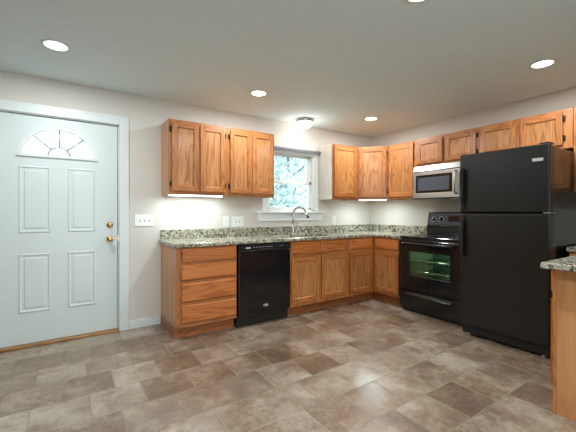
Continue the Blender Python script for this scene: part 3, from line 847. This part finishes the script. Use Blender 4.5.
# refrigerator
rf = thing('refrigerator', 'tall black top freezer refrigerator standing beside the range', 'refrigerator', (-0.80, -1.966, 0), -PI / 2)
FW = 0.745
MB().box(0.004, 0.0, 0.06, FW - 0.004, 0.72, 1.756, 'fridge_side', 0.006).obj('body', rf)
b = MB(); b.box(0.0, -0.078, 1.2105, FW, -0.006, 1.776, 'fridge', 0.014, 4); fz = b.obj('freezer_door', rf)
b = MB(); b.box(0.0, -0.078, 0.105, FW, -0.006, 1.1985, 'fridge', 0.014, 4); fd = b.obj('fridge_door', rf)
b = MB(); b.box(0.012, -0.008, 0.11, FW - 0.012, 0.0, 1.77, 'rubber'); b.obj('door_gasket', rf)
def fr_handle(par, z0, z1, top):
    b = MB()
    n = 10; P_ = []
    L_h = z1 - z0
    for k in range(n + 1):
        t = k / n; z = z0 + L_h * t
        s_ = t if not top else 1 - t      # the grip stands off most near the split between the doors
        y = -0.078 - 0.05 * min(1.0, (1 - s_) / 0.25 if s_ > 0.75 else 1.0) * (1.0 if s_ > 0.06 else 0.75)
        P_.append((0.045, y, z))
    pr = [(0.030, 0.060)] * (n + 1)
    bb = bmesh.new(); rings = []
    for (x, y, z) in P_:
        rings.append([bb.verts.new(q) for q in ((0.022, -0.070, z), (0.022, y + 0.006, z), (0.030, y, z), (0.050, y, z), (0.058, y + 0.006, z), (0.058, max(y + 0.03, -0.070) if False else y + 0.022, z), (0.040, y + 0.022, z), (0.040, -0.070, z))])
    for A, B in zip(rings, rings[1:]):
        for k in range(8): bb.faces.new((A[k], A[(k + 1) % 8], B[(k + 1) % 8], B[k]))
    bb.faces.new(rings[0]); bb.faces.new(rings[-1])
    bmesh.ops.recalc_face_normals(bb, faces=bb.faces)
    b._merge(bb, 'black', None, False)
    b.obj('handle', par)
fr_handle(fz, 1.222, 1.640, True)
fr_handle(fd, 0.780, 1.188, False)
b = MB(); b.box(FW - 0.080, -0.06, 1.777, FW - 0.01, 0.05, 1.790, 'black_satin', 0.005); b.obj('hinge_cap', rf)
b = MB(); b.box(FW - 0.05, -0.07, 1.1995, FW + 0.004, 0.0, 1.2095, 'steel', 0.002); b.obj('center_hinge', rf)
MB().box(0.622, -0.0805, 1.635, 0.70, -0.0775, 1.660, 'badge', 0.001).obj('badge', fz)
b = MB(); b.box(0.01, -0.045, 0.022, FW - 0.01, 0.0, 0.098, 'black_satin', 0.004)
kg = b.obj('kick_grille', rf)
b = MB()
for k in range(4): b.box(0.09, -0.048, 0.034 + 0.015 * k, FW - 0.09, -0.0445, 0.041 + 0.015 * k, 'rubber')
b.obj('grille_slot', kg)
for fx in (0.06, FW - 0.06):
    b = MB(); b.cyl((fx, -0.02, 0.0), (fx, -0.02, 0.03), 0.018, 'silver', seg=14); b.cyl((fx, -0.02, 0.03), (fx, -0.02, 0.06), 0.006, 'silver', seg=10); b.obj('foot', rf)
for fx in (0.06, FW - 0.06):
    b = MB(); b.cyl((fx - 0.02, 0.62, 0.03), (fx + 0.02, 0.62, 0.03), 0.03, 'rubber', seg=14); b.obj('roller', rf)

# peninsula and short counter past the refrigerator
pn = thing('peninsula_cabinet', 'oak peninsula cabinet with a plain end panel, in front of the refrigerator', 'cabinet', (-1.700, -2.992, 0))
b = MB(); b.box(0.02, -0.62, BZ, 1.05, -0.02, BT, 'oak_side'); b.obj('body', pn)
b = MB(); b.box(0.0, -0.625, 0.0, 0.019, -0.020, BT, 'oak_side', 0.001); b.obj('end_panel', pn)
b = MB(); b.box(0.0, -0.0195, 0.0, 0.045, 0.0, BT, 'oak_v', 0.002); b.box(1.01, -0.0195, BZ, 1.05, 0.0, BT, 'oak_v', 0.001); b.box(0.045, -0.0195, BT - 0.035, 1.01, 0.0, BT, 'oak_h'); b.box(0.045, -0.0195, BZ, 1.01, 0.0, BZ + 0.04, 'oak_h'); b.obj('face_frame', pn)
b = MB(); b.box(0.045, -0.10, 0.0, 1.05, -0.085, BZ, 'oak_toe'); b.obj('toe_kick', pn)
Rm = Matrix.Rotation(PI, 4, 'Z')
fr_ = bpy.data.objects.new('door_set', None)
for x0, x1 in ((0.03, 0.505), (0.545, 1.02)):
    o_ = cab_door(pn, -x1, -x0, 0.152, 0.684); o_.rotation_euler = (0, 0, PI)
    o_ = drawer(pn, -x1, -x0, 0.722, 0.860); o_.rotation_euler = (0, 0, PI)
bpy.data.objects.remove(fr_)
bc = thing('base_cabinet', 'small oak base cabinet under the short counter beside the refrigerator', 'cabinet', (-0.60, -2.755, 0), -PI / 2, 'oak base cabinets')
b = MB(); b.box(0.0, 0.0, BZ, 0.232, 0.597, BT, 'oak_side', 0.001); b.obj('body', bc)
b = MB(); b.box(0.0, 0.075, 0, 0.232, 0.09, BZ, 'oak_toe'); b.obj('toe_kick', bc)
pc = thing('countertop', 'speckled granite peninsula top with a short return along the wall by the refrigerator', 'countertop', (-0.9, -3.3, CT0))
b = MB()
b.cells(off([-1.815, -0.630, -0.002], -0.9), off([-3.66, -2.968, -2.742], -3.3), lambda x, y: y < 0.332 or x > 0.27, 0, CT1 - CT0, 'granite', 0.008)
b.obj('slab', pc)

# ---------------------------------------------------------------- wall plates
def plate(label, x, z, w, h, kind, n, group='white wall plates'):
    o = thing('switch_plate' if 'rocker' in kind or 'toggle' in kind else 'outlet_plate', label, 'switch' if kind == 'toggle' or kind == 'rocker' else 'outlet', (x, -0.0005, z), 0, group)
    MB().box(-w / 2, -0.007, -h / 2, w / 2, 0.0, h / 2, 'plate', 0.003).obj('cover', o)
    for k in range(n):
        cx = (k - (n - 1) / 2) * 0.046
        if kind == 'toggle':
            b = MB(); b.box(cx - 0.005, -0.0075, -0.012, cx + 0.005, -0.0065, 0.012, 'slot'); b.box(cx - 0.004, -0.018, 0.0, cx + 0.004, -0.007, 0.01, 'plate', 0.001); b.obj('toggle', o)
        elif kind == 'rocker':
            b = MB(); b.box(cx - 0.017, -0.010, -0.034, cx + 0.017, -0.0065, 0.034, 'plate', 0.002); b.obj('rocker', o)
        else:
            b = MB()
            for s in (-1, 1):
                zc = s * 0.02
                b.lathe([(0, 0.0), (0.017, 0.0), (0.016, 0.0025), (0, 0.0025)], 'plate', 20, Matrix.Translation((cx, -0.0068, zc)) @ Matrix.Rotation(PI / 2, 4, 'X'))
                b.box(cx - 0.008, -0.0102, zc - 0.002, cx - 0.006, -0.009, zc + 0.008, 'slot'); b.box(cx + 0.006, -0.0102, zc - 0.002, cx + 0.008, -0.009, zc + 0.008, 'slot')
            b.obj('receptacle', o)
    return o
plate('white three gang switch plate beside the entry door', -3.455, 1.124, 0.19, 0.122, 'toggle', 3)
plate('single white outlet plate above the backsplash over the dishwasher', -2.531, 1.098, 0.078, 0.130, 'outlet', 1)
plate('double white switch plate above the backsplash, nearer the window', -2.377, 1.096, 0.165, 0.130, 'toggle', 2)
plate('narrow white outlet plate on the wall between the sink and the corner', -0.804, 1.09, 0.078, 0.130, 'outlet', 1)

# ---------------------------------------------------------------- lamps
def can(label, x, y):
    o = thing('recessed_light', label, 'ceiling light', (x, y, H), 0, 'recessed ceiling lights')
    MB().lathe([(0.073, -0.0015), (0.073, -0.006), (0.092, -0.005), (0.094, 0.0), (0.073, 0.0)], 'white', 36).obj('trim_ring', o)
    MB().lathe([(0.0, -0.004), (0.073, -0.004), (0.073, -0.0005), (0, -0.0005)], 'lens', 36).obj('lens', o)
    lamp('recessed_lamp', 'AREA', (0, 0, -0.008), CAN_W, o, 0.14, col=(0.91, 0.99, 1.0), spread=PI)
can('recessed ceiling light above the entry door end of the room', -4.206, -0.79)
can('recessed ceiling light in front of the wall cabinets left of the window', -2.492, -0.757)
can('recessed ceiling light in the corner near the angled wall cabinet', -0.822, -0.755)
can('recessed ceiling light in front of the cabinet above the refrigerator', -0.862, -2.655)
can('recessed ceiling light cut by the top edge of the photo', -2.49, -2.638)
can('recessed ceiling light overhead beside the camera, unseen and added for fill light', -4.2, -2.62)  # from here on: out-of-view lamps, added to light the room
can('recessed ceiling light behind the camera, unseen and added for fill light', -4.2, -4.5)
can('recessed ceiling light behind the peninsula, unseen and added for fill light', -2.48, -4.5)

fl = thing('flush_ceiling_light', 'round flush ceiling light with a frosted glass dome above the sink', 'ceiling light', (-1.515, -0.235, H))
MB().lathe([(0, 0), (0.106, 0.0), (0.110, -0.010), (0.106, -0.032), (0.100, -0.036), (0.0, -0.036)], 'chrome', 40).obj('rim', fl)
MB().lathe([(0.099, -0.0365), (0.100, -0.055), (0.092, -0.080), (0.068, -0.104), (0.034, -0.116), (0.0, -0.119)], 'dome', 40).obj('glass_dome', fl)
lamp('dome_lamp', 'POINT', (0, 0, -0.20), FLUSH_W, fl, 0.07, col=(1, 0.96, 0.88))

def under(label, loc, rotz, ln):
    o = thing('under_cabinet_light', label, 'light', loc, rotz, 'strip lights under the wall cabinets')
    MB().box(0, 0, -0.018, ln, 0.05, 0.0, 'plate', 0.003).obj('housing', o)
    MB().box(0.008, -0.001, -0.0195, ln - 0.008, 0.046, -0.006, 'strip', 0.002).obj('diffuser', o)
    lamp('strip_lamp', 'AREA', (ln / 2, 0.025, -0.022), UNDER_W, o, ln - 0.02, 0.05, col=(0.80, 0.99, 1.0), shape='RECTANGLE')
under('lit strip light under the wall cabinet nearest the entry door', (-3.264, -0.22, UB + 0.011), 0, 0.605)
c45 = Vector((-0.61, -0.305)) + Vector((0.7071, -0.7071)) * 0.016 + Vector((0.7071, 0.7071)) * 0.04
under('lit strip light under the angled corner wall cabinet', (c45.x, c45.y, UB + 0.011), -PI / 4, 0.40)

# ---------------------------------------------------------------- outside the windows
struct(MB().box(-30, 0.5, -0.75, 30, 40, -0.65, 'lawn').obj('ground'), 'grass outside the window', 'ground')
def leaf_mesh(n, rx, rz, size):
    b = MB(); bb = bmesh.new()
    clumps = [(random.gauss(0, 0.5) * rx, random.gauss(0, 0.5) * rx, random.uniform(-0.9, 0.9) * rz) for _ in range(40)]
    for _ in range(n):
        cx, cy, cz = random.choice(clumps)
        p = Vector((cx + random.gauss(0, 0.22) * rx, cy + random.gauss(0, 0.22) * rx, cz + random.gauss(0, 0.17) * rz))
        q = Matrix.Rotation(random.uniform(0, 6.28), 3, 'Z') @ Matrix.Rotation(random.uniform(-1.2, 1.2), 3, 'X')
        s = size * random.uniform(0.6, 1.3)
        vs = [bb.verts.new(p + q @ Vector(c) * s) for c in ((0, -1, 0), (0.45, -0.1, 0.08), (0, 1, 0), (-0.45, -0.1, 0.08))]
        bb.faces.new(vs)
    b._merge(bb, 'leaf')
    return b
def tree(label, x, y, h, src=None):
    o = thing('tree', label, 'tree', (x, y, -0.66), random.uniform(0, 6), 'trees outside')
    if src:
        for ch in src.children:
            c = ch.copy(); COL.objects.link(c); c.parent = o
        o.scale = (h / 6.0,) * 3
        return o
    b = MB()
    b.tube([(0, 0, 0), (0.05, 0.02, 1.2), (0.0, 0.08, 2.6), (0.06, 0.0, 4.2), (0.0, 0.0, 5.4)], 0.1, 'bark', 10, [0.16, 0.13, 0.11, 0.08, 0.03])
    for k in range(9):
        z = 1.5 + 0.42 * k; a = k * 2.4
        b.tube([(0, 0, z), (0.6 * math.cos(a), 0.6 * math.sin(a), z + 0.35), (1.3 * math.cos(a), 1.3 * math.sin(a), z + 0.9)], 0.04, 'bark', 6, [0.05, 0.035, 0.012])
    b.obj('trunk', o)
    f = leaf_mesh(7000, 1.35, 2.0, 0.085).obj('foliage', o)
    f.location = (0, 0, 3.6)
    return o
t0 = tree('leafy tree seen in the middle of the sink window', -0.1, 3.6, 4.6)
tree('leafy tree behind the sink window, close to the wall cabinet side', 2.6, 6.4, 5.2, t0)
tree('leafy tree far off in the upper sash of the sink window', -0.2, 9.6, 6.0, t0)
tree('leafy tree seen through the fan light of the entry door', -3.9, 11.0, 5.0, t0)
